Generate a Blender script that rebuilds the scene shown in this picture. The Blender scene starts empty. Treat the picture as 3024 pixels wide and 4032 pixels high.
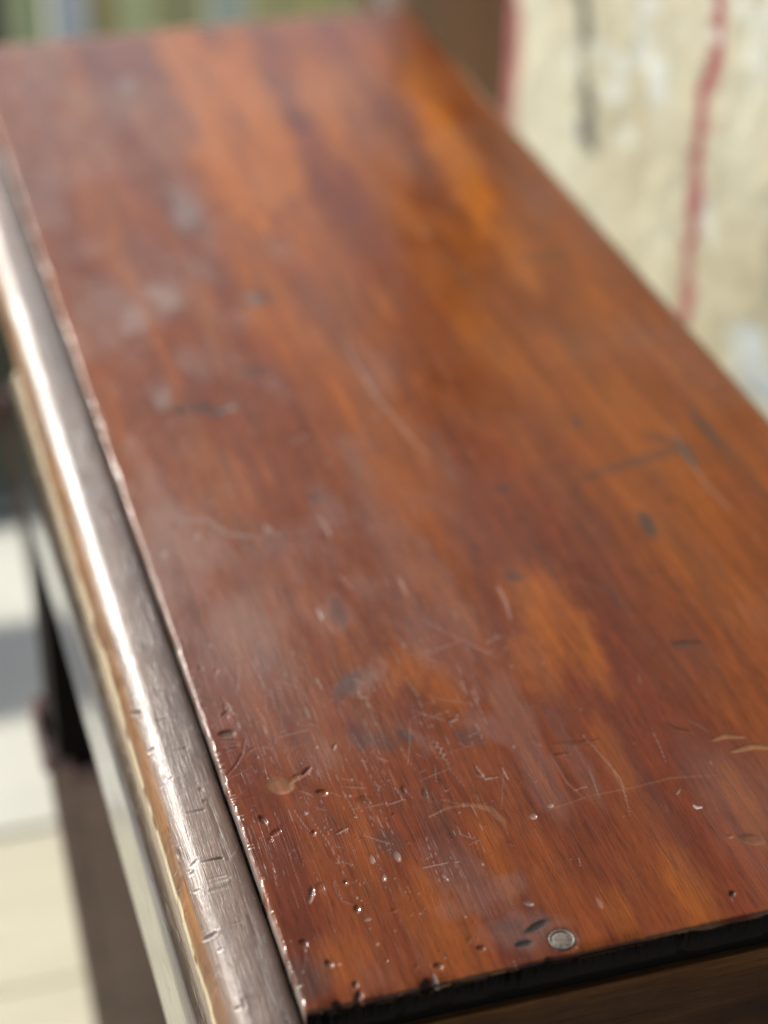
import bpy, bmesh, math, random
import numpy as np
from mathutils import Matrix, Vector
R = math.radians
random.seed(7); rng = np.random.default_rng(7)
S = bpy.context.scene; COL = S.collection

# ------------------------------------------------------------------ camera
TOP = 0.78                       # height of the table top above the paving
CAMH = TOP + 0.60
F_PX = 2001.06
L_ = np.array([-0.28885723, -0.53814498, 0.791809])      # table length in camera axes (x right, y down, z ahead)
T_ = np.array([0.95727591, -0.15062292, 0.24685132])
L_ /= np.linalg.norm(L_); T_ -= L_ * (T_ @ L_); T_ /= np.linalg.norm(T_)
U_ = np.cross(T_, L_); U_ = U_ if U_[1] < 0 else -U_
cam = bpy.data.cameras.new('camera'); camo = bpy.data.objects.new('camera', cam); COL.objects.link(camo)
rot = Matrix(((T_[0], -T_[1], -T_[2]), (L_[0], -L_[1], -L_[2]), (U_[0], -U_[1], -U_[2])))
camo.matrix_world = Matrix.Translation((0, 0, CAMH)) @ rot.to_4x4()
cam.sensor_fit = 'VERTICAL'; cam.sensor_height = 36; cam.lens = F_PX / 1024 * 36
cam.clip_start = 0.05; cam.clip_end = 400
cam.dof.use_dof = True; cam.dof.focus_distance = 0.862; cam.dof.aperture_fstop = 3.3
S.camera = camo

# ------------------------------------------------------------------ light
S.view_settings.view_transform = 'Standard'; S.view_settings.look = 'None'
S.view_settings.exposure = 0.72; S.view_settings.gamma = 1
W = bpy.data.worlds.new('World'); S.world = W; W.use_nodes = True
wn = W.node_tree.nodes; wl = W.node_tree.links
sky = wn.new('ShaderNodeTexSky'); sky.sky_type = 'NISHITA'; sky.sun_disc = False
SUN_EL = R(28); SUN_AZ = R(25)      # ahead of the camera and to the left
sky.sun_elevation = SUN_EL; sky.sun_rotation = R(360) - SUN_AZ; sky.dust_density = 1.8; sky.air_density = 1.0; sky.ozone_density = 1.0
wl.new(sky.outputs[0], wn['Background'].inputs[0]); wn['Background'].inputs[1].default_value = 0.12
sun = bpy.data.lights.new('sun', 'SUN'); sun.energy = 4.6; sun.angle = R(0.5); sun.color = (1, 0.965, 0.90)
suno = bpy.data.objects.new('sun', sun); COL.objects.link(suno)
sd = Vector((-math.cos(SUN_EL)*math.sin(SUN_AZ), math.cos(SUN_EL)*math.cos(SUN_AZ), math.sin(SUN_EL)))
suno.rotation_euler = sd.to_track_quat('Z', 'Y').to_euler(); suno.location = (-3, 0, 5)

# ------------------------------------------------------------------ projection helpers (full-size photo pixels)
K = 3024 / 768
def proj(x, y, z):               # z measured from the table top plane
    v = np.stack([x, y, z - 0.60], -1)
    c = v @ np.stack([T_, L_, U_])
    return (384 + F_PX * c[..., 0] / c[..., 2]) * K, (512 + F_PX * c[..., 1] / c[..., 2]) * K
def unproj(u, v, z=0.0):
    d = np.array([u / K - 384, v / K - 512, F_PX]); w = np.array([d @ T_, d @ L_, d @ U_])
    return w * (z - 0.60) / w[2]

# ------------------------------------------------------------------ noise in numpy
def vnoise(x, y, seed=0):
    xi = np.floor(x).astype(np.int64); yi = np.floor(y).astype(np.int64)
    fx = x - xi; fy = y - yi; fx = fx*fx*(3-2*fx); fy = fy*fy*(3-2*fy)
    def h(a, b):
        n = (a * 374761393 + b * 668265263 + seed * 1274126177) & 0x7fffffff
        n = ((n ^ (n >> 13)) * 1274126177) & 0x7fffffff
        return ((n ^ (n >> 16)) & 0xffff) / 65535.0
    return (h(xi, yi)*(1-fx) + h(xi+1, yi)*fx)*(1-fy) + (h(xi, yi+1)*(1-fx) + h(xi+1, yi+1)*fx)*fy
def fbm(x, y, seed=0, o=4):
    s = 0; a = 1; t = 0
    for i in range(o):
        s = s + a * vnoise(x * 2**i + 17.3*i, y * 2**i + 9.1*i, seed + i); t += a; a *= 0.5
    return s / t
def sst(a, b, x):
    t = np.clip((x - a) / (b - a), 0, 1); return t*t*(3-2*t)

# ------------------------------------------------------------------ materials
def new_mat(name):
    m = bpy.data.materials.new(name); m.use_nodes = True
    return m, m.node_tree.nodes, m.node_tree.links, m.node_tree.nodes['Principled BSDF']
class NB:
    def __init__(s, m): s.n = m.node_tree.nodes; s.l = m.node_tree.links
    def noise(s, vec, scale, detail=4, rough=0.55, dist=0.0):
        t = s.n.new('ShaderNodeTexNoise'); t.inputs['Scale'].default_value = scale; t.inputs['Detail'].default_value = detail
        t.inputs['Roughness'].default_value = rough; t.inputs['Distortion'].default_value = dist
        if vec is not None: s.l.new(vec, t.inputs['Vector'])
        return t.outputs['Fac']
    def mapping(s, vec, scale=(1,1,1), rot=(0,0,0), loc=(0,0,0)):
        m = s.n.new('ShaderNodeMapping'); m.inputs['Scale'].default_value = scale; m.inputs['Rotation'].default_value = rot
        m.inputs['Location'].default_value = loc; s.l.new(vec, m.inputs['Vector']); return m.outputs[0]
    def coord(s): return s.n.new('ShaderNodeTexCoord').outputs['Object']
    def ramp(s, fac, stops):
        r = s.n.new('ShaderNodeValToRGB'); e = r.color_ramp.elements
        while len(e) < len(stops): e.new(0.5)
        for k, (p, c) in enumerate(stops):
            e[k].position = p; e[k].color = (c, c, c, 1) if isinstance(c, (int, float)) else (*c, 1)
        s.l.new(fac, r.inputs[0]); return r.outputs[0]
    def mix(s, fac, a, b, mode='MIX'):
        m = s.n.new('ShaderNodeMix'); m.data_type = 'RGBA'; m.blend_type = mode
        for ix, v in ((0, fac), (6, a), (7, b)):
            sock = m.inputs[ix]
            if isinstance(v, (int, float)): sock.default_value = v if ix == 0 else (v, v, v, 1)
            elif isinstance(v, tuple): sock.default_value = (*v, 1)
            else: s.l.new(v, sock)
        return m.outputs[2]
    def math(s, op, a, b=0.0, c=0.0, clamp=False):
        m = s.n.new('ShaderNodeMath'); m.operation = op; m.use_clamp = clamp
        for k, v in enumerate((a, b, c)):
            if isinstance(v, (int, float)): m.inputs[k].default_value = v
            else: s.l.new(v, m.inputs[k])
        return m.outputs[0]
    def attr(s, name):
        a = s.n.new('ShaderNodeAttribute'); a.attribute_name = name
        sp = s.n.new('ShaderNodeSeparateColor'); s.l.new(a.outputs['Color'], sp.inputs[0]); return sp.outputs
    def bump(s, h, strength, dist, normal=None):
        b = s.n.new('ShaderNodeBump'); b.inputs['Strength'].default_value = strength; b.inputs['Distance'].default_value = dist
        s.l.new(h, b.inputs['Height'])
        if normal is not None: s.l.new(normal, b.inputs['Normal'])
        return b.outputs[0]

def wood_mat(name, deep, mid, light, rough=0.24, gx=1.0, attrs=True, across='X', speck=True, coat=0.0, sheen_wave=0.2, bare=(0.20, 0.10, 0.042), coat_ior=1.5, pore_b=0.13, coat_r=0.16, spec=0.5, amber=(0.22, 0.088, 0.018), grain_b=0.0):
    """polished old mahogany: long grain on Y (or X), pores, fine scratches, worn polish"""
    m, n, l, P = new_mat(name); b = NB(m); co = b.coord()
    sc = (lambda a, c: (a*gx, c, a)) if across == 'X' else (lambda a, c: (c, a*gx, a*gx))
    broad = b.noise(b.mapping(co, sc(16, 2.2)), 1.0, 4, 0.6, 1.2)
    fine = b.noise(b.mapping(co, sc(170, 9)), 1.0, 4, 0.65, 0.8)
    pores = b.noise(b.mapping(co, sc(1150, 65)), 1.0, 3, 0.6, 0.3)
    base = b.ramp(broad, [(0.28, deep), (0.52, mid), (0.76, light)])
    fcol = b.ramp(fine, [(0.28, 0.62), (0.5, 0.95), (0.72, 1.32)])
    base = b.mix(0.8, base, fcol, 'MULTIPLY')
    pcol = b.ramp(pores, [(0.34, 0.55), (0.46, 1.0), (0.75, 1.18)])
    base = b.mix(0.75, base, pcol, 'MULTIPLY')
    mott = b.noise(b.mapping(co, (60, 40, 60)), 1.0, 5, 0.7)
    base = b.mix(0.5, base, b.ramp(mott, [(0.3, 0.7), (0.7, 1.3)]), 'MULTIPLY')
    rnoise = b.noise(b.mapping(co, (45, 18, 45)), 1.0, 5, 0.65, 0.6)
    rough_s = b.math('MULTIPLY_ADD', rnoise, 0.22, rough - 0.09)
    if attrs:
        w = b.attr('wear'); k = b.attr('mark')
        amb = b.mix(0.8, amber, fcol, 'MULTIPLY')
        amb = b.mix(0.7, amb, pcol, 'MULTIPLY')
        base = b.mix(w[0], base, amb)
        base = b.mix(b.math('MULTIPLY', w[2], 0.45), base, (0.185, 0.125, 0.105))
        base = b.mix(w[1], base, (0.036, 0.026, 0.021))
        base = b.mix(k[0], base, b.mix(0.8, bare, fcol, 'MULTIPLY'))
        base = b.mix(k[1], base, (0.010, 0.009, 0.008))
        base = b.mix(k[2], base, (0.46, 0.40, 0.35))
        rough_s = b.math('ADD', rough_s, b.math('MULTIPLY', w[2], 0.30))
        rough_s = b.math('ADD', rough_s, b.math('MULTIPLY', k[0], 0.20))
        rough_s = b.math('ADD', rough_s, b.math('MULTIPLY', k[1], 0.45))
        l.new(b.math('MULTIPLY_ADD', k[1], -spec*.9, spec), P.inputs['Specular IOR Level'])
    else: P.inputs['Specular IOR Level'].default_value = spec
    l.new(base, P.inputs['Base Color'])
    # hairline scratches: thin ridged noise in three directions
    hs = None
    for a, sx, sy, th in ((0.5, 260, 12, 0.012), (-0.9, 300, 16, 0.010), (1.35, 240, 10, 0.012), (0.08, 420, 9, 0.016)):
        v = b.noise(b.mapping(co, (sx, sy, 60), (0, 0, a)), 1.0, 1.5, 0.4, 0.35)
        r = b.math('ABSOLUTE', b.math('SUBTRACT', v, 0.5))
        s_ = b.math('SUBTRACT', 1.0, b.math('DIVIDE', r, th, clamp=True), clamp=True)
        gate = b.ramp(b.noise(b.mapping(co, (34, 34, 34), (0, 0, a), (a*9, 3, 1)), 1.0, 2), [(0.46, 0.0), (0.56, 1.0)])
        s_ = b.math('MULTIPLY', s_, gate)
        hs = s_ if hs is None else b.math('MAXIMUM', hs, s_)
    rough_s = b.math('ADD', rough_s, b.math('MULTIPLY', hs, 0.12))
    l.new(rough_s, P.inputs['Roughness'])
    wave = b.noise(b.mapping(co, sc(70, 16)), 1.0, 4, 0.6)
    nrm = b.bump(wave, sheen_wave, 0.0012)
    nrm = b.bump(b.noise(b.mapping(co, (420, 330, 420)), 1.0, 3, 0.6), 0.14, 0.00022, nrm)
    nrm = b.bump(pores, pore_b, 0.00022, nrm)
    if grain_b: nrm = b.bump(fine, grain_b, 0.0006, nrm)
    hneg = b.math('SUBTRACT', 1.0, hs)
    nrm = b.bump(hneg, 0.32, 0.00016, nrm)
    l.new(nrm, P.inputs['Normal'])
    P.inputs['IOR'].default_value = 1.52
    if coat: P.inputs['Coat Weight'].default_value = coat; P.inputs['Coat Roughness'].default_value = coat_r; P.inputs['Coat IOR'].default_value = coat_ior; l.new(nrm, P.inputs['Coat Normal'])
    return m
M_top = wood_mat('polished_mahogany', (0.078, 0.0145, 0.0036), (0.100, 0.0200, 0.0044), (0.126, 0.029, 0.0054), 0.15, sheen_wave=0.09, spec=0.20, amber=(0.31, 0.088, 0.006))
M_mould = wood_mat('dark_worn_mahogany', (0.038, 0.018, 0.009), (0.062, 0.028, 0.013), (0.12, 0.055, 0.022), 0.46, coat=0.25, coat_ior=1.5, coat_r=0.30, spec=0.36, pore_b=0.8, grain_b=0.25, sheen_wave=0.14, bare=(0.50, 0.42, 0.26))  # bare tint serves the fillet's painted ground reflection
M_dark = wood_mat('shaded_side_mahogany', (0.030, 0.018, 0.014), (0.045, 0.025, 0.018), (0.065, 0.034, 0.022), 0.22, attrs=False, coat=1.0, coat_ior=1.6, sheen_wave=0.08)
M_leg = wood_mat('leg_mahogany', (0.080, 0.033, 0.024), (0.12, 0.050, 0.038), (0.16, 0.070, 0.052), 0.28, attrs=False, across='Z', coat=0.8)
M_front = wood_mat('front_mahogany', (0.022, 0.009, 0.004), (0.065, 0.022, 0.005), (0.16, 0.056, 0.010), 0.6, attrs=False, across='Z', spec=0.12)
M_shade, n, l, P = new_mat('shade_black'); P.inputs['Base Color'].default_value = (0.005, 0.003, 0.002, 1); P.inputs['Roughness'].default_value = 0.85; P.inputs['Specular IOR Level'].default_value = 0.1  # near-black: shade of recesses and undersides put into the base colour

def simple(name, col, rough=0.7, var=0.3, scale=8, bump=0.3, stretch=(1,1,1), dist=0.004, col2=None):
    m, n, l, P = new_mat(name); b = NB(m); co = b.coord()
    f = b.noise(b.mapping(co, stretch), scale, 6, 0.65, 0.3)
    if col2 is None: col2 = tuple(c * (1 - var) for c in col)
    l.new(b.ramp(f, [(0.35, col2), (0.65, col)]), P.inputs['Base Color'])
    P.inputs['Roughness'].default_value = rough
    l.new(b.bump(f, bump, dist), P.inputs['Normal'])
    return m
M_nail = simple('old_steel', (0.13, 0.095, 0.062), 0.55, 0.6, 600, 0.6, dist=0.0003)
M_rim = simple('worn_steel_rim', (0.20, 0.18, 0.14), 0.55, 0.6, 350, 0.4, dist=0.0002)

# ------------------------------------------------------------------ object helpers
def empty(name, loc, **p):
    o = bpy.data.objects.new(name, None); o.location = loc; COL.objects.link(o)
    for k, v in p.items(): o[k] = v
    return o
def link(name, me, mat, parent=None, **p):
    o = bpy.data.objects.new(name, me); COL.objects.link(o)
    if mat is not None and not me.materials: me.materials.append(mat)
    if parent is not None:
        o.parent = parent; o.matrix_parent_inverse = Matrix.Translation(parent.location).inverted()
    for k, v in p.items(): o[k] = v
    return o
def pyd(verts, faces, smooth=False):
    me = bpy.data.meshes.new('m'); me.from_pydata([tuple(v) for v in verts], [], faces); me.update()
    if smooth:
        for p in me.polygons: p.use_smooth = True
    return me
def box(x0, x1, y0, y1, z0, z1, bev=0.0, seg=2):
    bm = bmesh.new(); bmesh.ops.create_cube(bm, size=1)
    for v in bm.verts:
        v.co = Vector(((x0+x1)/2 + v.co.x*(x1-x0), (y0+y1)/2 + v.co.y*(y1-y0), (z0+z1)/2 + v.co.z*(z1-z0)))
    if bev: bmesh.ops.bevel(bm, geom=bm.edges[:], offset=bev, segments=seg, affect='EDGES', profile=0.6)
    me = bpy.data.meshes.new('m'); bm.to_mesh(me); bm.free()
    return me
def grid_mesh(co, nx, ny, smooth=True):
    """co: (ny, nx, 3) array"""
    me = bpy.data.meshes.new('m'); nv = nx * ny
    me.vertices.add(nv); me.vertices.foreach_set('co', co.reshape(-1).astype(np.float32))
    a = (np.arange(ny-1)[:, None] * nx + np.arange(nx-1)[None, :]).reshape(-1)
    q = np.stack([a, a+1, a+1+nx, a+nx], 1).astype(np.int32); nf = len(q)
    me.loops.add(nf*4); me.loops.foreach_set('vertex_index', q.reshape(-1))
    me.polygons.add(nf); me.polygons.foreach_set('loop_start', (np.arange(nf)*4).astype(np.int32))
    me.polygons.foreach_set('loop_total', np.full(nf, 4, np.int32))
    me.polygons.foreach_set('use_smooth', np.full(nf, smooth, bool))
    me.update(); me.validate()
    return me
def set_attr(me, name, rgb):
    a = me.color_attributes.new(name, 'FLOAT_COLOR', 'POINT')
    d = np.ones((rgb.shape[0], 4), np.float32); d[:, :3] = np.clip(rgb, 0, 1)
    a.data.foreach_set('color', d.reshape(-1))

# ================================================================== TABLE
X0, X1, Y0, Y1 = 0.1342, 0.511, 0.522, 1.598
table = empty('wooden_table', (0.3, 1.05, 0), category='table',
              label='old polished reddish mahogany table with scratched dented top and rounded edge moulding')

# --- the top board, one dense sheet with its dents, chips and scratches as relief
xs = np.linspace(X0, X1, 760)
ys = [Y0]
while ys[-1] < Y1:
    y = ys[-1]; ys.append(y + (0.00062 if y < 0.78 else 0.00062 + (y-0.78)*0.0045))
ys = np.array(ys); ys[-1] = Y1
GX, GY = np.meshgrid(xs, ys)
UU, VV = proj(GX, GY, np.zeros_like(GX))
H = np.zeros_like(GX); wear = np.zeros(GX.shape + (3,)); mark = np.zeros(GX.shape + (3,))
# domain warp so that no patch has a clean outline
wx = (fbm(GX*22, GY*9, 3) - .5); wy = (fbm(GX*18, GY*8, 8) - .5)
fw = fbm(GX*160, GY*60, 21) - .5
def block(u, v, a):
    p = unproj(u, v); r = a * 0.75e-3 * (p[1] / 0.6) ** 2 * 0.5 + 0.002
    i0, i1 = np.searchsorted(ys, [p[1]-2*r, p[1]+2*r]); j0, j1 = np.searchsorted(xs, [p[0]-r*1.3, p[0]+r*1.3])
    return slice(i0, i1), slice(j0, j1)
def ell(sl, u, v, a, b_, ang, warp=0.0):
    du, dv = UU[sl] - u, VV[sl] - v; c, s = math.cos(ang), math.sin(ang)
    p = (du*c + dv*s) / a; q = (-du*s + dv*c) / b_
    d = np.sqrt(p*p + q*q)
    if warp: d = d + warp * (wx[sl]*2.2 + fw[sl]*1.6)
    return d
GR = R(63)      # picture direction of the grain
def patch(ch, u, v, a, b_, k, ang=GR, warp=0.7, soft=0.55):
    """a colour patch (amber, dark stain or grey bloom) elongated with the grain; radii in photo pixels"""
    sl = block(u, v, max(a, b_) * 1.9)
    d = ell(sl, u, v, a, b_, ang, warp)
    wear[sl + (ch,)] = np.maximum(wear[sl + (ch,)], k * (1 - sst(1-soft, 1+soft, d)))
def dent(u, v, a, b_, ang=0.0, depth=0.0006, dirt=0.0, bare=0.0, pale=0.0, lip=0.25, warp=0.25):
    depth *= .55; dirt *= .75; lip = lip*.35; warp = max(warp, .5)
    if v < 2500: depth *= .45; pale *= (.55 if depth > 0 else 1)
    sl = block(u, v, max(a, b_) * 2.5)
    d = ell(sl, u, v, a, b_, ang, warp)
    H[sl] -= depth * (1 - sst(0.35, 1.05, d)) - lip*depth*np.exp(-((d-1.25)/0.22)**2)
    f = 1 - sst(0.75, 1.1, d)
    for ch, kk in ((1, dirt), (0, bare), (2, pale)):
        if kk: mark[sl + (ch,)] = np.maximum(mark[sl + (ch,)], kk * f)
def stroke(pts, w, depth=0.00025, dirt=0.0, bare=0.0, pale=0.0, taper=True, jag=0.0, wr=0.0, stain=0.0):
    depth *= .6
    if pts[0][1] < 2500: depth *= .6; pale *= .7
    """a scratch or scar along a polyline of photo pixels"""
    pts = [np.array(p, float) for p in pts]
    seg = []
    for a, b_ in zip(pts[:-1], pts[1:]):
        nseg = max(1, int(np.linalg.norm(b_-a)/60))
        for k in range(nseg): seg.append((a+(b_-a)*k/nseg, a+(b_-a)*(k+1)/nseg))
    n = len(seg)
    for i, (a, b_) in enumerate(seg):
        m = (a+b_)/2; Ls = np.linalg.norm(b_-a)
        sl = block(m[0], m[1], Ls + w*4)
        du, dv = UU[sl]-a[0], VV[sl]-a[1]; e = (b_-a)/max(Ls, 1e-6)
        t = np.clip((du*e[0]+dv*e[1])/Ls, 0, 1)
        dd = np.hypot(du - t*Ls*e[0], dv - t*Ls*e[1])
        s = (i + t)/n; ww = w * (np.sin(np.pi*np.clip(s*0.92+.04, 0, 1))**0.6 if taper else 1.0) + 0.6
        if jag: ww = ww * (1 + jag*2*fw[sl])
        f = 1 - sst(0.5, 1.15, dd/ww)
        if wr: f = f * sst(0.5-wr, 0.5+wr*.3, fw[sl] + .62)
        H[sl] = np.minimum(H[sl], H[sl]*0.2 - depth*f)
        for ch, kk in ((1, dirt), (0, bare), (2, pale*.7)):
            if kk: mark[sl + (ch,)] = np.maximum(mark[sl + (ch,)], kk*f)
        if stain: wear[sl + (1,)] = np.maximum(wear[sl + (1,)], stain*f)

# broad tone: amber lies in long streaks, stronger to the far end
D = 3024/1659
am = fbm(GX*30 + wx*1.5, GY*2.6 + wy, 41, 5); am2 = fbm(GX*75, GY*5.5, 47, 4)
far = sst(0.75, 1.25, GY)
wear[..., 0] = .02 + .14*sst(.62, .9, GY) + sst(0.36, 0.76 - .08*far, am*0.6 + am2*0.4) * (0.20 + 0.22*far)
bl = fbm(GX*26 + 5, GY*11, 61, 5)
leftz = np.exp(-((GX-0.195)/0.088)**2)
wear[..., 2] = 0.75*sst(0.50, 0.74, bl) * leftz * sst(0.62, 0.80, GY) + 0.30*sst(0.52, 0.78, fbm(GX*14, GY*7, 66, 5)) + .30*np.exp(-((GX-.165)/.05)**2)*sst(.64, .76, GY)*(1-sst(.85, 1.1, GY))*(.5+fbm(GX*90, GY*22, 68))
st = fbm(GX*55 + 3, GY*13, 71, 5)
wear[..., 1] = 0.20*sst(0.60, 0.80, st)
for (u, v, a, b_, k) in (   # amber patches (display pixels of the full view)
    (480, 340, 230, 62, 1.3), (420, 170, 130, 52, 1.2), (560, 250, 170, 60, 1.1), (700, 240, 170, 60, .9), (960, 300, 160, 42, .95),
    (1010, 410, 90, 30, .8), (880, 440, 80, 35, .5), (800, 130, 90, 45, .5), (560, 690, 90, 42, .7), (1000, 700, 130, 30, .6),
    (820, 650, 110, 32, .6), (1180, 1310, 110, 60, 1.0), (1250, 1380, 90, 40, .9), (870, 1450, 55, 55, .9), (960, 1500, 70, 36, .7),
    (1150, 1420, 70, 45, .7), (520, 1030, 70, 14, .7), (570, 1010, 60, 12, .6), (1290, 650, 120, 34, .5), (1330, 1650, 90, 20, .5),
    (1560, 1500, 110, 20, .45), (1480, 1920, 90, 40, .8), (1340, 1980, 80, 30, .7), (960, 2010, 130, 60, .55), (1060, 1830, 90, 22, .6),
    (1600, 1720, 110, 22, .5), (1120, 560, 100, 30, .5), (740, 2080, 60, 50, .5), (640, 480, 110, 40, .4), (1420, 700, 120, 26, .45)):
    patch(0, u*D, v*D, a*D, b_*D, k*(.50 if v > 1200 else .72 if v > 620 else 1.0), soft=.8 if v > 620 else .6)
for (u, v, a, b_, k, ang) in (   # dark stains
    (1400, 1130, 34, 15, .85, R(60)), (1530, 930, 60, 9, .7, R(52)), (1410, 985, 69, 9, .5, R(-17)), (1330, 1010, 60, 7, .45, R(-14)), (1560, 960, 50, 10, .5, R(52)), (1480, 975, 34, 8, .8, R(50)), (1425, 945, 26, 7, .55, R(15)),
    (1230, 1040, 80, 8, .5, R(-12)), (1085, 1055, 26, 9, .6, R(-5)), (1175, 555, 60, 7, .4, R(-8)), (560, 645, 26, 12, .85, R(0)), (555, 638, 45, 20, .3, R(0)),
    (480, 885, 36, 13, .75, R(-18)), (430, 880, 40, 16, .55, R(0)), (345, 868, 26, 20, .35, R(20)), (545, 800, 40, 12, .4, R(0)), (275, 185, 26, 22, .45, R(0)),
    (390, 455, 60, 26, .35, R(50)), (340, 380, 60, 20, .25, R(55)), (750, 1480, 40, 20, .6, R(-50)), (730, 1320, 34, 16, .55, R(70)), (680, 1075, 16, 8, .6, R(0)),
    (1000, 600, 22, 14, .3, R(0)), (1245, 912, 12, 9, .6, R(0)), (1110, 1245, 20, 10, .55, R(10)), (870, 660, 12, 10, .4, 0), (880, 1590, 34, 14, .55, R(20)),
    (830, 1600, 40, 20, .4, R(20)), (780, 1590, 30, 18, .45, R(40)), (1010, 1590, 40, 22, .5, R(10)), (1480, 1392, 30, 4, .7, R(-10)), (1330, 1290, 50, 10, .35, R(50)),
    (1160, 2000, 26, 8, .85, R(-30)), (1130, 2036, 16, 7, .9, R(-8)), (1100, 2000, 26, 12, .4, R(0)), (840, 1820, 34, 26, .35, R(20)), (640, 2120, 70, 45, .45, R(0)),
    (1250, 780, 120, 16, .35, R(57)), (950, 530, 150, 20, .35, R(55)), (1080, 330, 160, 26, .5, R(52)), (800, 330, 140, 18, .35, R(60)), (1160, 1180, 120, 12, .4, R(62)),
    (980, 1100, 150, 14, .35, R(62)), (1500, 1230, 160, 18, .3, R(58)), (1190, 1480, 80, 14, .4, R(60)), (900, 120, 120, 35, .35, R(52)), (480, 260, 150, 12, .4, R(64))):
    patch(1, u*D, v*D, a*D, b_*D, k*(.42 if a > 70 else 1.0), ang, 0.5, 0.45)
for (u, v, a, b_, k, ang) in (   # grey bloom in the polish
    (400, 420, 110, 34, .6, R(58)), (350, 640, 60, 40, .7, R(-40)), (290, 680, 50, 26, .6, R(70)), (200, 530, 50, 22, .4, 0), (420, 580, 60, 24, .5, R(20)),
    (600, 540, 60, 26, .5, R(30)), (430, 790, 60, 28, .5, R(30)), (345, 830, 30, 24, .45, 0), (520, 1160, 100, 26, .35, R(15)), (700, 1100, 60, 40, .45, R(60)),
    (560, 1260, 130, 60, .5, R(60)), (720, 1320, 60, 34, .6, R(60)), (900, 1370, 70, 26, .4, R(62)), (780, 1470, 60, 30, .7, R(-30)), (840, 1160, 110, 40, .35, R(62)),
    (960, 980, 110, 26, .3, R(60)), (900, 1330, 60, 24, .4, R(60)), (1000, 1340, 60, 22, .4, R(60)), (680, 1600, 60, 26, .4, R(60)), (900, 1590, 50, 22, .5, R(30)),
    (1120, 1560, 90, 26, .35, R(62)), (1230, 1620, 80, 14, .22, R(62)), (1270, 1680, 60, 12, .2, R(60)), (1040, 1570, 60, 26, .4, R(20)), (1000, 1900, 80, 34, .3, R(40)),
    (1050, 1930, 70, 20, .35, R(-20)), (1190, 1720, 70, 26, .3, R(50)), (1130, 2010, 60, 26, .4, 0), (560, 1500, 90, 44, .4, R(60)), (950, 1260, 90, 22, .35, R(62))):
    patch(2, u*D, v*D, a*D, b_*D, k, ang, 0.9, 0.6)

# named marks, full-size photo pixels
dent(1410, 3935, 19, 40, R(8), .0022, dirt=.75, lip=.1); dent(1398, 3878, 12, 16, 0, .0012, dirt=.9)
dent(1685, 3880, 30, 30, R(-10), .0022, dirt=.8, lip=.1, warp=.6); dent(1720, 3868, 8, 36, R(-22), .0010, pale=.35)
dent(1330, 3955, 34, 18, R(15), .0016, dirt=.8, bare=.1, warp=.6); dent(1270, 3985, 48, 16, R(-14), .0008, bare=.75, warp=.5)
dent(1725, 3803, 17, 12, 0, .0011, dirt=.35); dent(1296, 3795, 17, 12, R(35), .0012, dirt=.6); dent(1640, 3805, 6, 7, 0, .0006)
dent(1194, 3713, 20, 17, R(40), .0011, dirt=.4); stroke([(1195, 3745), (1197, 3800)], 4, .0004)
dent(1893, 3732, 15, 9, 0, .0010, dirt=.6); dent(1848, 3700, 10, 14, R(20), .0004)
dent(2060, 3716, 30, 9, R(-12), .0007, dirt=.8); dent(2115, 3645, 40, 13, R(-28), .0006, dirt=.9); dent(2163, 3780, 16, 12, 0, .0012, dirt=.6)
dent(2080, 3555, 19, 8, R(18), .0009, dirt=.2, pale=.15)
dent(1226, 3520, 10, 34, R(12), .0013, pale=.1); dent(1262, 3492, 26, 22, 0, .0004, dirt=.15); dent(1405, 3580, 13, 17, 0, .0011)
stroke([(1310, 3470), (1320, 3510), (1345, 3545), (1390, 3560)], 4, .0004, pale=.1)
dent(1360, 3475, 9, 9, 0, .0008); dent(1448, 3620, 14, 6, R(-15), .0004, pale=.2); dent(1550, 3585, 12, 6, R(-15), .0005)
dent(1033, 3228, 22, 11, R(48), .0016, dirt=.5); dent(1080, 3282, 24, 9, R(-30), .0007); dent(1235, 3280, 10, 12, R(10), .0009); dent(1065, 3305, 14, 9, R(-40), .0005)
stroke([(1325, 3282), (1370, 3258)], 4, .0006, pale=.25); stroke([(1355, 3258), (1362, 3280)], 3, .0004, pale=.2)
dent(800, 1605, 95, 34, R(-8), 0, dirt=.75, warp=.9); dent(885, 1612, 58, 19, R(-18), 0, pale=.36, warp=.8); dent(1000, 1460, 40, 18, 0, 0, dirt=.3, warp=.9); dent(650, 1560, 30, 60, R(20), 0, pale=.15, warp=.9); dent(505, 335, 40, 34, 0, 0, pale=.2, warp=.6)
dent(1005, 1175, 40, 22, R(20), 0, pale=.16, warp=.9); dent(640, 1170, 56, 40, R(30), 0, pale=.16, warp=.9); dent(520, 1260, 50, 40, R(60), 0, pale=.14, warp=.9); dent(720, 800, 70, 40, R(55), 0, pale=.14, warp=.9)
dent(890, 2889, 30, 13, R(-5), .0012, dirt=.55, warp=.5); dent(1265, 3121, 22, 12, R(8), .0012)
dent(1102, 3092, 46, 27, R(0), .0007, bare=.42, lip=.6, warp=.3); stroke([(1135, 3085), (1165, 3062), (1200, 3045)], 11, .0005, bare=.4, jag=.4); dent(1206, 3036, 22, 9, R(-42), .0010)
stroke([(962, 2912), (955, 2965), (930, 3010), (888, 3060)], 3.4, .0005, dirt=.25); stroke([(1010, 2940), (985, 2955), (965, 2978)], 2.6, .0003, pale=.1)
stroke([(880, 2775), (893, 2800), (875, 2818)], 6, .0008, dirt=.4); stroke([(895, 2795), (918, 2812)], 5, .0007, dirt=.3); stroke([(870, 2745), (905, 2790), (890, 2830)], 3, .0006, dirt=.3)
stroke([(790, 2750), (860, 2768)], 2.6, .0003, dirt=.3); dent(788, 2630, 9, 8, 0, .0008, dirt=.7); dent(852, 2642, 6, 14, R(10), .0005)
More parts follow.
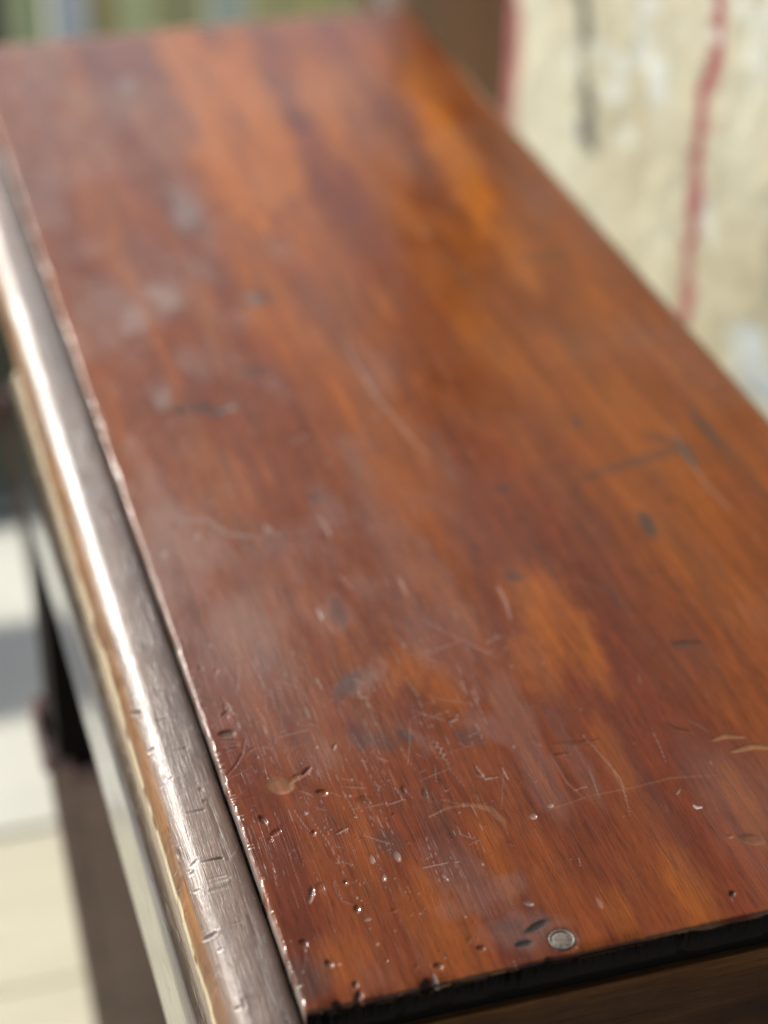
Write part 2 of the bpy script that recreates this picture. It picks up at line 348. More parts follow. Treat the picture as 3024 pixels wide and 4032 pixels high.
stroke([(865, 2915), (950, 2915)], 2.5, .0004, dirt=.3); stroke([(880, 2955), (935, 2945)], 2.5, .0003, dirt=.25)
zz = [(1700, 2915), (1722, 2922), (1712, 2935), (1738, 2942), (1728, 2958), (1750, 2968), (1738, 2978), (1758, 2990)]
stroke(zz, 3.0, .0008, pale=.35, jag=.8)
stroke([(1690, 3215), (1760, 3180), (1850, 3166), (1930, 3185), (1980, 3230), (2000, 3280)], 11, .0001, bare=.45, jag=.9, wr=.45)
stroke([(1930, 3190), (1975, 3235), (2000, 3285)], 13, .0001, bare=.4, jag=.8, wr=.45)
stroke([(2805, 2915), (2850, 2898), (2930, 2902)], 8, .0004, bare=.55, jag=.5); stroke([(2880, 2958), (2960, 2938), (3030, 2942)], 10, .0005, bare=.6, jag=.5)
dent(2960, 3305, 50, 20, R(12), .0008, bare=.25, dirt=.35); dent(2876, 3294, 10, 6, 0, .0006, bare=.3)
dent(2882, 3520, 11, 10, 0, .0012, dirt=.8); dent(2360, 3555, 24, 8, R(58), .0003, pale=.12)
stroke([(2730, 3170), (2742, 3180), (2765, 3178)], 5, .0004, pale=.9)
stroke([(2640, 2535), (2700, 2528), (2770, 2532)], 5, .0004, dirt=.6); stroke([(2630, 2850), (2660, 2868), (2720, 2880)], 4, .0005, dirt=.55)
stroke([(2150, 3190), (2330, 3130), (2500, 3098), (2640, 3062), (2830, 3050)], 4, .0001, bare=.22, wr=.5, jag=.8)
stroke([(2300, 2900), (2400, 3010), (2450, 3100), (2482, 3210)], 2.2, .0001, pale=.16); stroke([(2330, 2930), (2440, 3060), (2470, 3150)], 2.2, .0003, pale=.2)
stroke([(2160, 2960), (2230, 3080), (2310, 3150)], 3, .0001, pale=.12, jag=.6); stroke([(2260, 2940), (2320, 3030), (2360, 3140)], 4, .0001, pale=.15, wr=.3)
stroke([(1870, 3010), (1910, 3065), (1960, 3058)], 3, .0005, pale=.35); stroke([(1975, 3020), (2000, 3068)], 3, .0005, pale=.4)
stroke([(2340, 2912), (2180, 2930), (2350, 2935)], 2, .0003, dirt=.2); stroke([(2180, 2975), (2240, 2965)], 3, .0005, dirt=.3); stroke([(2250, 2930), (2370, 2912)], 2.4, .0003, dirt=.3)
stroke([(2650, 3230), (2690, 3110)], 0.1, 0)
stroke([(2680, 3105), (2665, 3128)], 2.4, .0003, pale=.4)
dent(2100, 3214, 15, 11, R(10), .0008, pale=.2); dent(2168, 3172, 12, 9, 0, .0005, pale=.2)
stroke([(1955, 2305), (1990, 2370), (2010, 2440)], 7, .0005, pale=.35)
stroke([(1350, 1320), (1400, 1440), (1500, 1590), (1640, 1750), (1700, 1790)], 8, .0004, pale=.3)
stroke([(2630, 1655), (2700, 1790), (2790, 1920), (2880, 2010)], 7, .0002, pale=.18)
stroke([(690, 2045), (800, 2040), (900, 2100), (1050, 2115)], 8, .0006, pale=.25); stroke([(940, 2120), (1290, 2122)], 4, .0004, dirt=.2)
dent(1052, 2080, 22, 10, R(40), .0009, pale=.35); dent(1090, 2105, 14, 8, R(40), .0006, pale=.25); dent(690, 2068, 16, 10, 0, .0009, dirt=.3)
stroke([(1250, 2030), (1300, 2110)], 6, .0005, pale=.2); stroke([(1560, 2260), (1600, 2350)], 6, .0005, pale=.2); stroke([(1240, 2390), (1268, 2440)], 7, .0006, pale=.4)
stroke([(1660, 2440), (1960, 2590)], 4, .0004, pale=.2); stroke([(1300, 2240), (1420, 2340)], 4, .0003, pale=.15)
for (u, v) in ((935, 1465), (1195, 1720), (1290, 1820), (1560, 1100), (1660, 920), (665, 1670), (1000, 1690), (610, 1350), (1160, 1735), (1480, 1640), (640, 2180), (770, 2110)):
    dent(u, v, 13, 11, 0, .0008, pale=.25)
stroke([(1440, 2755), (1450, 2785)], 5, .0003, pale=.25); stroke([(1400, 2740), (1450, 2745)], 3, .0005, pale=.3); stroke([(1765, 2840), (1800, 2828)], 5, .0007, pale=.3)
stroke([(1310, 2950), (1320, 2930)], 5, .0008, pale=.2); stroke([(1355, 3095), (1440, 3100)], 3, .0004, pale=.15); stroke([(1520, 3170), (1590, 3145)], 2.5, .0003, pale=.25)
dent(1590, 3110, 18, 9, R(60), .0007, dirt=.5); dent(1675, 3125, 22, 12, R(60), .0004, dirt=.55); dent(1433, 3150, 30, 16, 0, .0003, dirt=.35)
dent(1565, 3372, 12, 22, R(-25), .0006, pale=.2); dent(1465, 3385, 8, 16, R(-15), .0004, pale=.2); dent(1512, 3456, 6, 11, 0, .0006, pale=.3); stroke([(1740, 3440), (1762, 3465)], 4, .0006, pale=.3)
dent(1335, 3795, 7, 5, 0, .0004, pale=.3)
# many small nicks, mostly on the near left part
for i in range(300):
    if i < 190:
        u = rng.uniform(780, 2300); v = rng.uniform(2350, 3900)
    else:
        u = rng.uniform(500, 3000); v = rng.uniform(1200, 3850)
    s = rng.uniform(1.6, 4.6) * (1.5 if v < 2300 else 1.0); e = rng.uniform(0.5, 1.6)
    dent(u, v, s, s*e, rng.uniform(-1, 1), rng.uniform(.0002, .0006), dirt=float(rng.choice([0, 0, 0, .3])), pale=float(rng.choice([0, 0, .12, .3])))
for i in range(480):
    u = rng.uniform(800, 2900); v = rng.uniform(2250, 3850) if i % 4 else rng.uniform(1300, 2300)
    if i > 90: u = rng.uniform(780, 1900); v = rng.uniform(2500, 3500)
    a = rng.choice([R(63), R(63), R(60), R(66), R(-20), R(18), R(80)]) + rng.normal(0, .10); Ls = rng.uniform(14, 60) if i % 3 else rng.uniform(60, 190); bend = rng.normal(0, .05)
    p = [(u, v), (u + Ls*.5*math.cos(a), v + Ls*.5*math.sin(a)), (u + Ls*math.cos(a+bend), v + Ls*math.sin(a+bend))]
    stroke(p, rng.uniform(.6, 1.7), rng.uniform(.00005, .0002), pale=float(rng.choice([0, .08, .16, .28])), dirt=float(rng.choice([0, 0, .2])))
# short fibres torn along the left arris
for i in range(150):
    yv = rng.uniform(Y0, 1.0); u, v = proj(np.array([X0+.0005]), np.array([yv]), np.array([0.]))
    Ls = rng.uniform(6, 26); stroke([(u[0]-3, v[0]), (u[0]+Ls, v[0]+rng.uniform(-6, 3))], 1.6, .0003, pale=float(rng.choice([0, .3, .5])))
dent(2212, 3698, 62, 41, 0, .0007, dirt=.55, warp=.15)
# gentle unevenness and softened, chipped borders
H += (fbm(GX*9, GY*4, 5)-.5)*.0012 + (fbm(GX*60, GY*22, 15)-.5)*.00022
dl = GX - X0; chip = fbm(GY*90, GX*0+2.2, 31, 4)
H -= 0.0011*np.exp(-(dl/0.0007)**2)*(0.4 + 1.6*sst(.5, .8, chip))
dn = GY - Y0; H -= 0.0016*np.exp(-(dn/0.0012)**2) + 0.0012*np.exp(-(dn/0.004)**2)*sst(.5, .75, fbm(GX*70, GY*0, 33, 4))
dr = X1 - GX; H -= 0.004*np.exp(-(dr/0.004)**2); df = Y1 - GY; H -= 0.006*np.exp(-(df/0.006)**2)
mark[..., 2] = np.maximum(mark[..., 2], .45*np.exp(-(dl/0.0006)**2)*sst(.35, .6, chip))  # chipped left arris: the light it catches painted pale
mark[..., 0] = np.maximum(mark[..., 0], .65*np.exp(-(dn/0.0018)**2)*sst(.42, .6, fbm(GX*50, GX*0, 35)))
ny, nx = GX.shape
P3 = np.stack([GX, GY, TOP + H], -1)
P3[0, :, 1] += (fbm(xs*55, xs*0, 77)-.5)*0.0022 + .0014*sst(.62, .74, fbm(xs*150, xs*0, 79))          # slightly ragged near edge
P3[:, 0, 0] += (fbm(ys*70, ys*0, 78)-.5)*0.0009
# skirt: the board's own thickness on all four sides
TH = 0.0125
def ring(P, dz, inset=0.0):
    Q = P.copy(); Q[..., 2] = TOP + dz; return Q
P4 = np.empty((ny+4, nx+4, 3)); P4[2:-2, 2:-2] = P3
for k, dz in ((1, -0.0009), (0, -TH)):
    P4[k, 2:-2] = P3[0]; P4[k, 2:-2, 2] = TOP + dz; P4[-1-k, 2:-2] = P3[-1]; P4[-1-k, 2:-2, 2] = TOP + dz - .004*(k == 1)
for k, dz in ((1, -0.0035), (0, -TH)):
    P4[:, k] = P4[:, 2]; P4[:, -1-k] = P4[:, -3]
    P4[:, k, 2] = np.minimum(P4[:, 2, 2], TOP + dz); P4[:, -1-k, 2] = np.minimum(P4[:, -3, 2], TOP + dz - .004*(k == 1))
me = grid_mesh(P4, nx+4, ny+4)
pad = lambda a: np.pad(a, ((2, 2), (2, 2), (0, 0)), mode='edge')
wear4 = pad(wear); mark4 = pad(mark)
mark4[:, :2, 2] = .35*sst(.3, .6, pad(chip[..., None])[:, :2, 0]) + .25; mark4[:2, :, 1] = .97; mark4[:2, :, 0] = 0; mark4[:2, :, 2] = 0  # left face: caught light painted pale; near end: shade painted black
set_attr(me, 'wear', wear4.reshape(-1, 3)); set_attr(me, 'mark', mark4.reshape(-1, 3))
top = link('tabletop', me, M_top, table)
link('underboard', box(X0+.004, X1-.004, Y0+.014, Y1-.004, TOP-TH-.02, TOP-TH+.001), M_shade, table)

# --- steel nail set in the near end
def disc(cx, cy, z, r, h, ringw, name, mat, seed):
    bm = bmesh.new(); n = 40; rr = [0, .45, .8, .93, 1.0, 1.03]; zz_ = [h*.6, h*.75, h*.55, h*.1, h*.4, -.001]
    c = bm.verts.new((cx, cy, z+h*.6)); prev = None; g = np.random.default_rng(seed)
    for k in range(1, 6):
        cur = [bm.verts.new((cx + r*rr[k]*(1+.03*g.normal())*math.cos(2*math.pi*i/n), cy + r*rr[k]*(1+.02*g.normal())*math.sin(2*math.pi*i/n), z + zz_[k] + g.normal()*.00005)) for i in range(n)]
        for i in range(n):
            if prev is None: bm.faces.new((c, cur[i], cur[(i+1) % n]))
            else: bm.faces.new((prev[i], cur[i], cur[(i+1) % n], prev[(i+1) % n]))
        prev = cur
    for f in bm.faces: f.smooth = True
    me = bpy.data.meshes.new('m'); bm.to_mesh(me); bm.free(); me.materials.append(mat)
    return me
pn = unproj(2212, 3698)
nh = link('nail_head', disc(pn[0], pn[1], TOP-.0006, .0049, .0006, 0, 'n', M_nail, 1), M_nail, table)
bm = bmesh.new(); n_ = 48; loops = []
for rr, zz_ in ((.0046, -.0004), (.0049, .0001), (.0052, .0000), (.0055, -.0010)):
    loops.append([bm.verts.new((pn[0]+rr*math.cos(2*math.pi*i/n_)*(1+.02*random.random()), pn[1]+rr*math.sin(2*math.pi*i/n_), TOP+zz_)) for i in range(n_)])
for a, b_ in zip(loops[:-1], loops[1:]):
    for i in range(n_): bm.faces.new((a[i], b_[i], b_[(i+1) % n_], a[(i+1) % n_]))
for f in bm.faces: f.smooth = True
me = bpy.data.meshes.new('m'); bm.to_mesh(me); bm.free()
link('nail_rim', me, M_rim, nh)

# --- rounded edge moulding
def dense(prof, step):
    out = [np.array(prof[0], float)]
    for a, b_ in zip(prof[:-1], prof[1:]):
        a = np.array(a, float); b_ = np.array(b_, float); n = max(1, int(np.linalg.norm(b_-a)/step))
        for k in range(1, n+1): out.append(a+(b_-a)*k/n)
    return np.array(out)
def catmull(pts, n=8):
    pts = np.array(pts, float); P = np.vstack([2*pts[0]-pts[1], pts, 2*pts[-1]-pts[-2]]); out = []
    for i in range(1, len(P)-2):
        for k in range(n):
            t = k/n; out.append(.5*((2*P[i]) + (-P[i-1]+P[i+1])*t + (2*P[i-1]-5*P[i]+4*P[i+1]-P[i+2])*t*t + (-P[i-1]+3*P[i]-3*P[i+1]+P[i+2])*t**3))
    out.append(P[-2]); return np.array(out)
arc = [(116.1 - 13.7*math.cos(R(a)), -16.8 + 13.7*math.sin(R(a))) for a in np.linspace(81, 0, 34)]
nose = np.vstack([catmull([(132.2, -4.6), (131.2, -3.6), (129.6, -2.7), (126.5, -2.45), (121.5, -2.7)], 7), arc])
prof = np.vstack([[(133.5, -14), (133.1, -7), (132.5, -5.4)], nose, dense([(102.2, -19.6), (101.9, -20.0), (101.8, -23), (102.3, -23.6), (112, -24)], 1.5)])/1000
def sweep(prof, y0, y1, dy0, grow, fn=None):
    ys_ = [y0]
    while ys_[-1] < y1: ys_.append(ys_[-1] + dy0*(1+max(0, ys_[-1]-.8)*grow))
    ys_ = np.array(ys_); ys_[-1] = y1
    C = np.empty((len(ys_), len(prof), 3)); C[..., 0] = prof[None, :, 0]; C[..., 2] = prof[None, :, 1]; C[..., 1] = ys_[:, None]
    # arc-length parameter and outward normals
    t = np.gradient(prof, axis=0); t /= np.linalg.norm(t, axis=1)[:, None] + 1e-9
    nrm = np.stack([t[:, 1], -t[:, 0]], 1)                       # profile runs right-to-left then down: outward is up / left
    return C, ys_, nrm
C, my, mn = sweep(prof, 0.46, 1.60, 0.0007, 6)
mn = np.where((mn[:, :1]*(-1) + mn[:, 1:]) < 0, -mn, mn)
UM, VM = proj(C[..., 0], C[..., 1], C[..., 2])
s_arc = np.concatenate([[0], np.cumsum(np.linalg.norm(np.diff(prof, axis=0), axis=1))])
SA = np.broadcast_to(s_arc[None, :], UM.shape); YA = C[..., 1]
Hm = (fbm(YA*14, SA*60, 101)-.5)*.0005 + (fbm(YA*60, SA*260, 102)-.5)*.00025
wm = np.zeros(UM.shape+(3,)); mm = np.zeros(UM.shape+(3,)); fm = fbm(YA*150, SA*500, 107)-.5
def mdent(u, v, a, b_, ang, depth, dirt=0, pale=0, bare=0, dark=0):
    depth *= .6; dirt *= .7
    du, dv = UM-u, VM-v; c, s = math.cos(ang), math.sin(ang)
    d = np.sqrt(((du*c+dv*s)/a)**2 + ((-du*s+dv*c)/b_)**2) + .5*fm
    f = 1 - sst(.3, 1.1, d); Hm[...] -= depth*f - .2*depth*np.exp(-((d-1.3)/.25)**2)
    for ch, k in ((1, dirt), (2, pale), (0, bare)):
        if k: mm[..., ch] = np.maximum(mm[..., ch], k*(1-sst(.7, 1.1, d)))
for a in ((865, 3380, 17, 5, R(-5), .0009, .95, 0), (826, 3690, 34, 9, R(-32), .0012, .1, .35), (764, 3400, 22, 5, R(-48), .0007, 0, .4), (755, 3440, 16, 5, R(-50), .0006, 0, .3),
          (625, 2832, 12, 16, R(0), .0008, .5, 0), (597, 2955, 20, 7, R(-48), .0008, .2, .4), (672, 3065, 14, 4, R(-30), .0005, .3, .2), (640, 3095, 16, 4, R(-50), .0005, .1, .3),
          (702, 3365, 7, 26, R(-12), .0009, .6, .1), (798, 3190, 10, 7, R(-35), .0006, .6, 0), (803, 3155, 7, 10, 0, .0005, .5, 0), (790, 3110, 6, 14, R(-20), .0004, .5, 0),
          (805, 3290, 8, 3, R(-20), .0004, .8, 0), (772, 3510, 20, 5, R(-25), .0005, .1, .3), (868, 3740, 14, 6, R(-45), .0006, .1, .3), (935, 3970, 18, 5, R(-40), .0007, .4, .1),
          (730, 2945, 8, 6, 0, .0006, .6, 0), (885, 3450, 14, 4, R(-30), .0004, 0, .2), (960, 3955, 6, 26, R(-15), .0007, .6, 0), (536, 2810, 24, 12, R(-10), .0006, .6, .1),
          (850, 3830, 5, 34, R(18), .0005, .2, .2), (700, 3500, 14, 4, R(-60), .0006, .2, .2), (730, 3590, 12, 4, R(-60), .0006, .3, .1), (690, 3440, 14, 3, R(-60), .0005, .1, .3),
          (560, 2100, 12, 20, 0, .0006, .3, 0), (835, 3505, 14, 10, R(-40), .0005, .05, .2), (895, 3460, 16, 5, R(-40), .0004, 0, .25)):
    mdent(*a)
for i in range(130):
    y_ = rng.uniform(.48, .8) if i < 95 else rng.uniform(.8, 1.1); j = rng.integers(6, len(prof)-8)
    i_ = np.searchsorted(my, y_); u, v = UM[i_, j], VM[i_, j]
    mdent(u, v, rng.uniform(4, 20), rng.uniform(1.6, 4), R(rng.choice([-60, -50, -42, -30, 62, 76])) + rng.normal(0, .3), rng.uniform(.00005, .00022), dirt=float(rng.choice([0, 0, .2, .45])), pale=float(rng.choice([0, 0, .2])))
# dirt in the groove, cracks running beside it, chipped lower arris with the ground's reflection painted pale
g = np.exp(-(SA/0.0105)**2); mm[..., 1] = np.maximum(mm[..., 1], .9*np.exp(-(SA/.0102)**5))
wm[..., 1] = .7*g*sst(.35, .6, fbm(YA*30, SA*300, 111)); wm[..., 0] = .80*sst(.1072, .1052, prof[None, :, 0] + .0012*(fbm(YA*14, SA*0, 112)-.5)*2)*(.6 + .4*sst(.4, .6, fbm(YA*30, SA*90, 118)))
cr = np.abs(fbm(YA*8, SA*0+3, 113)*.006 + .0135 - SA); crg = sst(.5, .62, fbm(YA*45, SA*40, 114)); crk = np.exp(-(cr/.0006)**2)*crg*sst(.5, .46, YA*.0+.0+0)*1.0
crk = np.exp(-(cr/.0006)**2)*crg
mm[..., 1] = np.maximum(mm[..., 1], .55*crk); Hm -= .00022*crk
wm[..., 2] = .30*sst(.45, .7, fbm(YA*40, SA*130, 115))
low = (SA > s_arc[-1]-.0142) & (SA < s_arc[-1]-.0100)
mm[..., 0] = np.where(low, np.maximum(mm[..., 0], .9*sst(.25, .42, fbm(YA*60, SA*200, 116))*(1-.65*sst(.75, 1.0, YA))), mm[..., 0])
Hm -= np.where(SA > s_arc[-1]-.026, .0005*sst(.5, .75, fbm(YA*70, SA*20, 117)), 0)
C[..., 0] += Hm*mn[None, :, 0]; C[..., 2] += Hm*mn[None, :, 1]
C[..., 2] += TOP
me = grid_mesh(C, C.shape[1], C.shape[0]); set_attr(me, 'wear', wm.reshape(-1, 3)); set_attr(me, 'mark', mm.reshape(-1, 3))
link('edge_moulding', me, M_mould, table)

# --- deep waist moulding below (near half only), recessed apron beyond
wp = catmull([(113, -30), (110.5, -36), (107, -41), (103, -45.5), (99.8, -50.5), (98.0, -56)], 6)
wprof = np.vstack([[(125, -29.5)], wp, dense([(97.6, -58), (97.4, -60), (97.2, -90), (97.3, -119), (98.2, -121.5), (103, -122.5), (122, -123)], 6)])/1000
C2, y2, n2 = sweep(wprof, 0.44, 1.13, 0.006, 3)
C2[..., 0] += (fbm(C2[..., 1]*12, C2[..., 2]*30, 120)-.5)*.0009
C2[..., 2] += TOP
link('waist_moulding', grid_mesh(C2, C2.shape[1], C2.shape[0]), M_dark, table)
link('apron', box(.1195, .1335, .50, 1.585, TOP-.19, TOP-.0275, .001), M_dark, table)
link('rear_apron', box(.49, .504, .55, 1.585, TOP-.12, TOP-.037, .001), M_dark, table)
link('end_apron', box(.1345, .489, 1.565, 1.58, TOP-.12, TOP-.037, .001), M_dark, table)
# near front: drawer front set back under the board
link('front_rail', box(.1345, .505, .530, .555, TOP-.030, TOP-.0135, .001), M_shade, table)
df_ = link('drawer_front', box(.1345, .505,   .5265, .55, TOP-.20, TOP-.0265, .0012), M_front, table)
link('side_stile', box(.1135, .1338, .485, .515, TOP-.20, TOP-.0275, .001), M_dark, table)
# rear batten that runs past the far end of the board
link('rear_batten', box(.4935, .5105, 1.5985, 1.70, TOP-.03, TOP-.006, .003), M_mould, table)

# --- legs: neck, square cap block, taper to the paving
def leg(x0, x1, y0, y1, taper=0.014, right=1.0):
    def tp(t): return t*taper
    bm = bmesh.new()
    zt, zb = TOP-.30, 0.0
    lev = [(zt, 0), (zt-.004, -.0012), (zt-.03, 0), (zb+.04, taper*1.7), (zb, taper*1.9)]
    prev = None
    for z, ins in lev:
        c = [bm.verts.new(p) for p in ((x0+ins, y0+ins, z), (x1-ins*right, y0+ins, z), (x1-ins*right, y1-ins, z), (x0+ins, y1-ins, z))]
        if prev is None: bm.faces.new(c)
        else:
            for i in range(4): bm.faces.new((prev[i], c[i], c[(i+1) % 4], prev[(i+1) % 4]))
        prev = c
    bm.faces.new(prev[::-1]); bmesh.ops.recalc_face_normals(bm, faces=bm.faces)
    bmesh.ops.bevel(bm, geom=[e for e in bm.edges if abs(e.verts[0].co.z-e.verts[1].co.z) > .02 or e.verts[0].co.z > zt-.001], offset=.016, segments=4, affect='EDGES')
    me = bpy.data.meshes.new('m'); bm.to_mesh(me); bm.free()
    o = link('leg', me, M_leg, table)
    link('neck', box(x0+.006, x1-.006, y0+.004, y1-.004, zt+.0005, TOP-.1235 if x0 < .3 else TOP-.037, .001), M_shade, o)
leg(.0928, .255, 1.042, 1.12, right=0.0)
leg(.4528, .51, 1.042, 1.10); leg(.125, .18, 1.50, 1.555); leg(.45, .505, 1.50, 1.555); leg(.135, .19, .56, .615); leg(.45, .505, .56, .615)

# ================================================================== PLACE
# paving
ground = link('ground', grid_mesh(np.stack(np.meshgrid(np.linspace(-60, 60, 40), np.linspace(-60, 60, 40)) + [np.full((40, 40), -0.02)], -1), 40, 40),
              simple('dry_earth', (0.30, 0.27, 0.20), 0.95, 0.3, 3), kind='structure')
M_slab = simple('pale_stone_slab', (0.56, 0.54, 0.45), 0.9, 0.16, 6, 0.3)
M_plank = simple('cream_stone_strip', (0.52, 0.48, 0.35), 0.9, 0.14, 5, 0.3, stretch=(0.6, 5, 1))
M_joint = simple('joint_sand', (0.42, 0.39, 0.29), 1.0, 0.3, 40)
pav = link('paving', box(-3.4, 3.0, -1.6, 2.06, -0.018, -0.0058), M_joint, kind='structure')
def slab(x0, x1, y0, y1, m, z=0.0):
    link('paving_slab', box(x0+.0013, x1-.0013, y0+.0013, y1-.0013, -.0055, z, .0012, 1), m, pav)
for i in range(-5, 5):
    xa = -.28 + i*.62
    for (ya, yb) in ((1.512, 2.06),): slab(xa, xa+.62, ya, yb, M_slab, random.uniform(-.0015, 0.0))
yy = 1.509
while yy > -.6:
    h_ = random.choice([.19, .205, .22])
    for i in range(-3, 3): slab(-.28+i*1.0+(.3 if int(yy*100) % 2 else 0), .72+i*1.0+(.3 if int(yy*100) % 2 else 0), yy-h_, yy, M_plank, random.uniform(-.0025, 0))
    yy -= h_

# board fence standing back from the paving; the gap under its top rail throws the bands of light and shade
FY = 2.90
fence = empty('board_fence', (-.5, FY, 0), category='fence', label='weathered garden fence of narrow upright boards in faded green, brown and white paint')
cols = {'olive': (0.42, 0.42, 0.28), 'greygreen': (0.46, 0.50, 0.38), 'dark': (0.05, 0.055, 0.035), 'white': (0.88, 0.88, 0.98), 'brown': (0.45, 0.36, 0.23),
        'palegreen': (0.70, 0.74, 0.50), 'beige': (0.52, 0.47, 0.33), 'offwhite': (0.88, 0.86, 0.76), 'tan': (0.72, 0.56, 0.36)}
cols = {k: tuple(min(.9, c*(1.35 if k != 'dark' else 1)*(.66 if i_ == 2 else 1)) for i_, c in enumerate(v)) for k, v in cols.items()}
fm_ = {k: simple('paint_'+k, c, 0.85, 0.25, 6, 0.4, stretch=(8, 8, 1)) for k, c in cols.items()}
seq = [(.160, .2165, 'dark'), (.2195, .256, 'greygreen'), (.262, .302, 'white'), (.304, .334, 'brown'), (.336, .370, 'palegreen'), (.372, .428, 'beige'), (.430, .478, 'offwhite'), (.480, .545, 'tan'), (.547, .62, 'tan'), (.622, .69, 'tan'), (.692, .76, 'brown'), (.762, .82, 'brown')]
q = FY/2.05
def bpost(a, b_, k): link('board', box(a, b_, FY, FY+.018, .012, .498, .002, 1), fm_[k], fence)
for a, b_, k in seq: bpost(a*q, b_*q, k)
x = .158*q
for k in ['greygreen', 'olive', 'greygreen', 'olive', 'palegreen', 'brown', 'olive', 'greygreen', 'beige', 'white', 'olive', 'brown']*4:
    w_ = random.uniform(.055, .08); bpost(x-w_, x-.004, k); x -= w_
XR = .83*q
link('top_rail', box(x, XR, FY-.004, FY+.03, .627, .712, .003, 1), fm_['olive'], fence)
link('rail', box(x, XR, FY+.0185, FY+.05, .41, .47), fm_['dark'], fence)
link('rail', box(x, XR, FY+.0185, FY+.05, .09, .15), fm_['dark'], fence)
for xp in (-2.6, -1.2, XR-.05): link('fence_post', box(xp, xp+.09, FY+.051, FY+.13, .0, .72, .003, 1), fm_['dark'], fence)

# shaded grass between the paving and the fence
gb = []; gf = []
for i in range(9000):
    gx = random.uniform(-1.3, 1.5); gy = random.uniform(2.14, 2.88); h = random.uniform(.02, .06); a = random.uniform(0, 6.28); w_ = .0022; t1, t2 = random.gauss(0, .015), random.gauss(0, .015)
    k = len(gb); gb += [(gx-w_*math.cos(a), gy-w_*math.sin(a), 0), (gx+w_*math.cos(a), gy+w_*math.sin(a), 0), (gx+t1, gy+t2, h)]; gf.append((k, k+1, k+2))
link('grass', pyd(gb, gf), simple('grass_blades', (0.13, 0.16, 0.06), 0.8, 0.4, 3), kind='stuff', label='short olive grass in front of the fence')
link('turf', box(-6, 3, 2.13, 2.98, -.019, .0, 0), simple('turf_soil', (0.20, 0.20, 0.11), 0.95, 0.4, 7), kind='structure')
link('kerb', box(-6, 3, 2.062, 2.127, -.019, .012, .003, 1), simple('kerb_stone', (0.10, 0.11, 0.09), 0.9, 0.3, 12), kind='structure')

# limewashed round pillar with red paint runs
def pillar_mat():
    m, n, l, P = new_mat('limewashed_plaster'); b = NB(m); co = b.coord()
    f = b.noise(b.mapping(co, (3.5, 3.5, 2.2)), 2.0, 6, 0.6); c = b.ramp(f, [(0.30, (0.35, 0.29, 0.17)), (0.5, (0.43, 0.40, 0.28)), (0.70, (0.48, 0.46, 0.34))])
    f2 = b.noise(b.mapping(co, (9, 9, 6)), 2.0, 4, 0.6); c = b.mix(b.ramp(f2, [(0.58, 0.0), (0.66, 0.8)]), c, (0.50, 0.52, 0.46))
    a = b.attr('mark'); c = b.mix(a[0], c, (0.26, 0.035, 0.045)); c = b.mix(a[1], c, (0.07, 0.06, 0.04)); c = b.mix(a[2], c, (0.55, 0.57, 0.52))
    pz = b.attr('paint'); c = b.mix(pz[0], c, (0.42, 0.47, 0.48)); c = b.mix(pz[1], c, (0.06, 0.13, 0.30))
    l.new(c, P.inputs['Base Color']); P.inputs['Roughness'].default_value = 0.9
    l.new(b.bump(b.noise(b.mapping(co, (30, 30, 30)), 1.0, 6, 0.7), 0.5, 0.004), P.inputs['Normal']); return m
WX = .67; WY1 = WX/.3770
wy_ = np.linspace(.42, WY1, 620); wz_ = np.linspace(-.004, 1.25, 560)
GYw, GZw = np.meshgrid(wy_, wz_)
relief = (fbm(GYw*5, GZw*5, 201)-.5)*.010 + (fbm(GYw*40, GZw*40, 202)-.5)*.003
ew = sst(WY1-.02, WY1, GYw); PX = WX + relief + ew*ew*.014; PY = GYw
UP, VP = proj(PX, PY, GZw-TOP); ZZ2 = GZw; TH2 = GYw; VISF = 1.0
mk = np.zeros(UP.shape+(3,)); wob = (fbm(ZZ2*32, TH2*0, 211)-.5); wob2 = fbm(ZZ2*50, TH2*50, 212)-.5
def prun(pts, w, ch, k, jag=.5, wobble=30):
    for a, b_ in zip(pts[:-1], pts[1:]):
        a = np.array(a, float)*D; b_ = np.array(b_, float)*D; e = b_-a; Ls = np.linalg.norm(e); e /= Ls
        du, dv = UP-a[0]+wob*wobble, VP-a[1]; t = np.clip((du*e[0]+dv*e[1])/Ls, 0, 1); dd = np.hypot(du-t*Ls*e[0], dv-t*Ls*e[1])
        f = (1-sst(.5, 1.2, dd/(w*D)/(1+jag*2*wob2)))*VISF; mk[..., ch] = np.maximum(mk[..., ch], k*f)
prun([(1552, -600), (1552, 0), (1542, 90), (1530, 180), (1522, 260), (1508, 360), (1500, 480), (1488, 570), (1472, 690), (1450, 900)], 15, 0, .95, 1.1, 110)
prun([(1545, 120), (1535, 190)], 20, 0, .7); prun([(1500, 330), (1492, 470)], 15, 0, .6); prun([(1525, 290), (1570, 262)], 6, 0, .5); prun([(1490, 560), (1470, 680)], 15, 0, .55)
prun([(1106, -600), (1107, 60), (1103, 130), (1092, 230), (1095, 420)], 20, 0, .95)
prun([(1255, -10), (1268, 50), (1272, 80)], 19, 1, .95, 1.0); prun([(1262, 170), (1270, 240), (1262, 290), (1285, 320)], 18, 1, .95, 1.2); prun([(1258, 60), (1260, 180)], 13, 1, .45, 1.2)
for (u, v) in ((1255, 380+0), ): pass
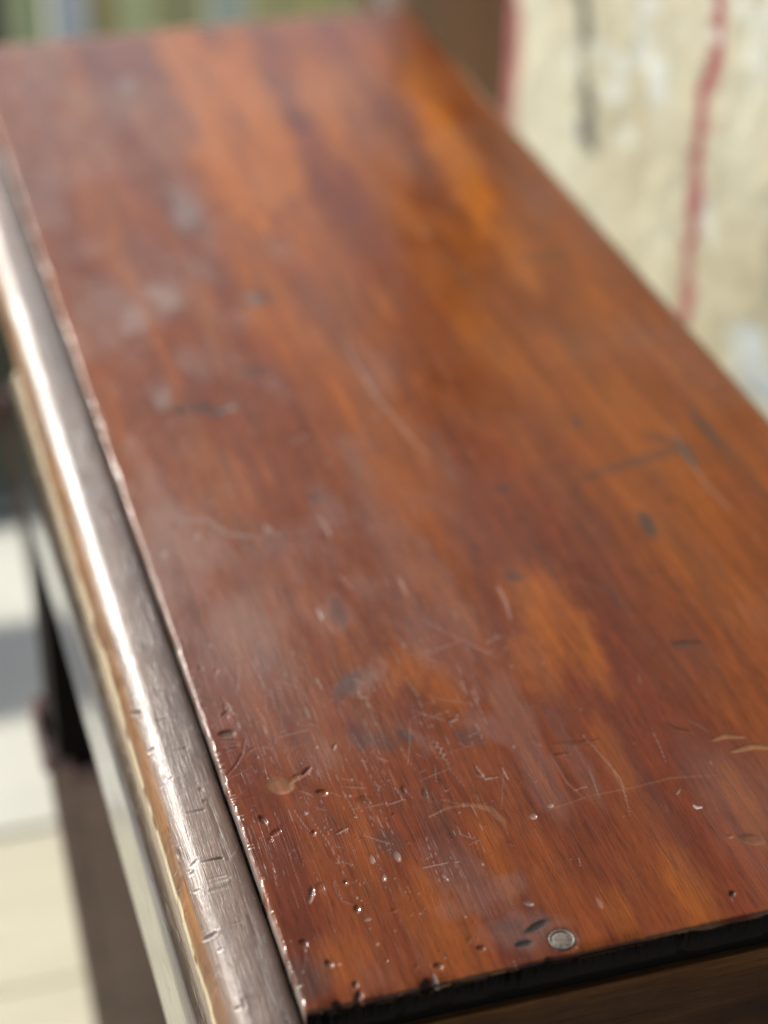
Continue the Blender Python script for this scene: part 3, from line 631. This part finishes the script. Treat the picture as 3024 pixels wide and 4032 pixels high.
for (u, v, w_) in ((1345, 130, 22), (1330, 190, 26), (1420, 140, 30), (1425, 190, 26), (1400, 5, 22), (1390, 110, 20), (1300, 100, 14), (1540, 68, 10), (1350, 290, 14)):
    prun([(u, v), (u+2, v+16)], w_, 2, .8, .8, 10)
prun([(1640, -10), (1640, 20)], 10, 1, .25); prun([(1690, 480), (1680, 720)], 60, 1, .22, .5)  # broad faint run: shading of the wall's right side painted in
pt = np.zeros_like(mk); sv = mk; mk = pt
prun([(1612, 740), (1625, 790), (1660, 850)], 42, 0, .8, .8); prun([(1618, 832), (1650, 862)], 11, 1, .75, .9); mk = sv
Pw = np.stack([PX, PY, ZZ2], -1)
# fold the sheet round the ends and back so that the wall has its thickness
Pw = np.concatenate([Pw[:, :1] + [.16, 0, 0], Pw, Pw[:, -1:] + [.16, 0, 0]], 1); mk = np.pad(mk, ((0, 0), (1, 1), (0, 0)), mode='edge'); pt = np.pad(pt, ((0, 1), (1, 1), (0, 0)), mode='edge')
capr = Pw[-1:].copy(); capr[..., 0] = WX + .16; Pw = np.concatenate([Pw, capr], 0); mk = np.pad(mk, ((0, 1), (0, 0), (0, 0)), mode='edge')
me = grid_mesh(Pw, Pw.shape[1], Pw.shape[0]); set_attr(me, 'mark', mk.reshape(-1, 3)); set_attr(me, 'paint', pt.reshape(-1, 3))
link('limewashed_wall', me, pillar_mat(), category='wall', label='low limewashed wall with red paint runs and dark stains, right behind the table')
# round timber post beside the pillar
bm = bmesh.new(); n = 32; prev = None
for k in range(0, 60):
    z = k*1.5/59
    cur = [bm.verts.new((.722+.085*(1+.02*random.random())*math.cos(2*math.pi*i/n), 2.05+.085*math.sin(2*math.pi*i/n), z)) for i in range(n)]
    if prev:
        for i in range(n): bm.faces.new((prev[i], prev[(i+1) % n], cur[(i+1) % n], cur[i])).smooth = True
    prev = cur
me = bpy.data.meshes.new('m'); bm.to_mesh(me); bm.free()
link('timber_post', me, simple('brown_timber', (0.32, 0.20, 0.10), 0.8, 0.4, 5, 0.4, stretch=(6, 6, .6)), category='post', label='round brown timber post standing past the end of the limewashed wall')
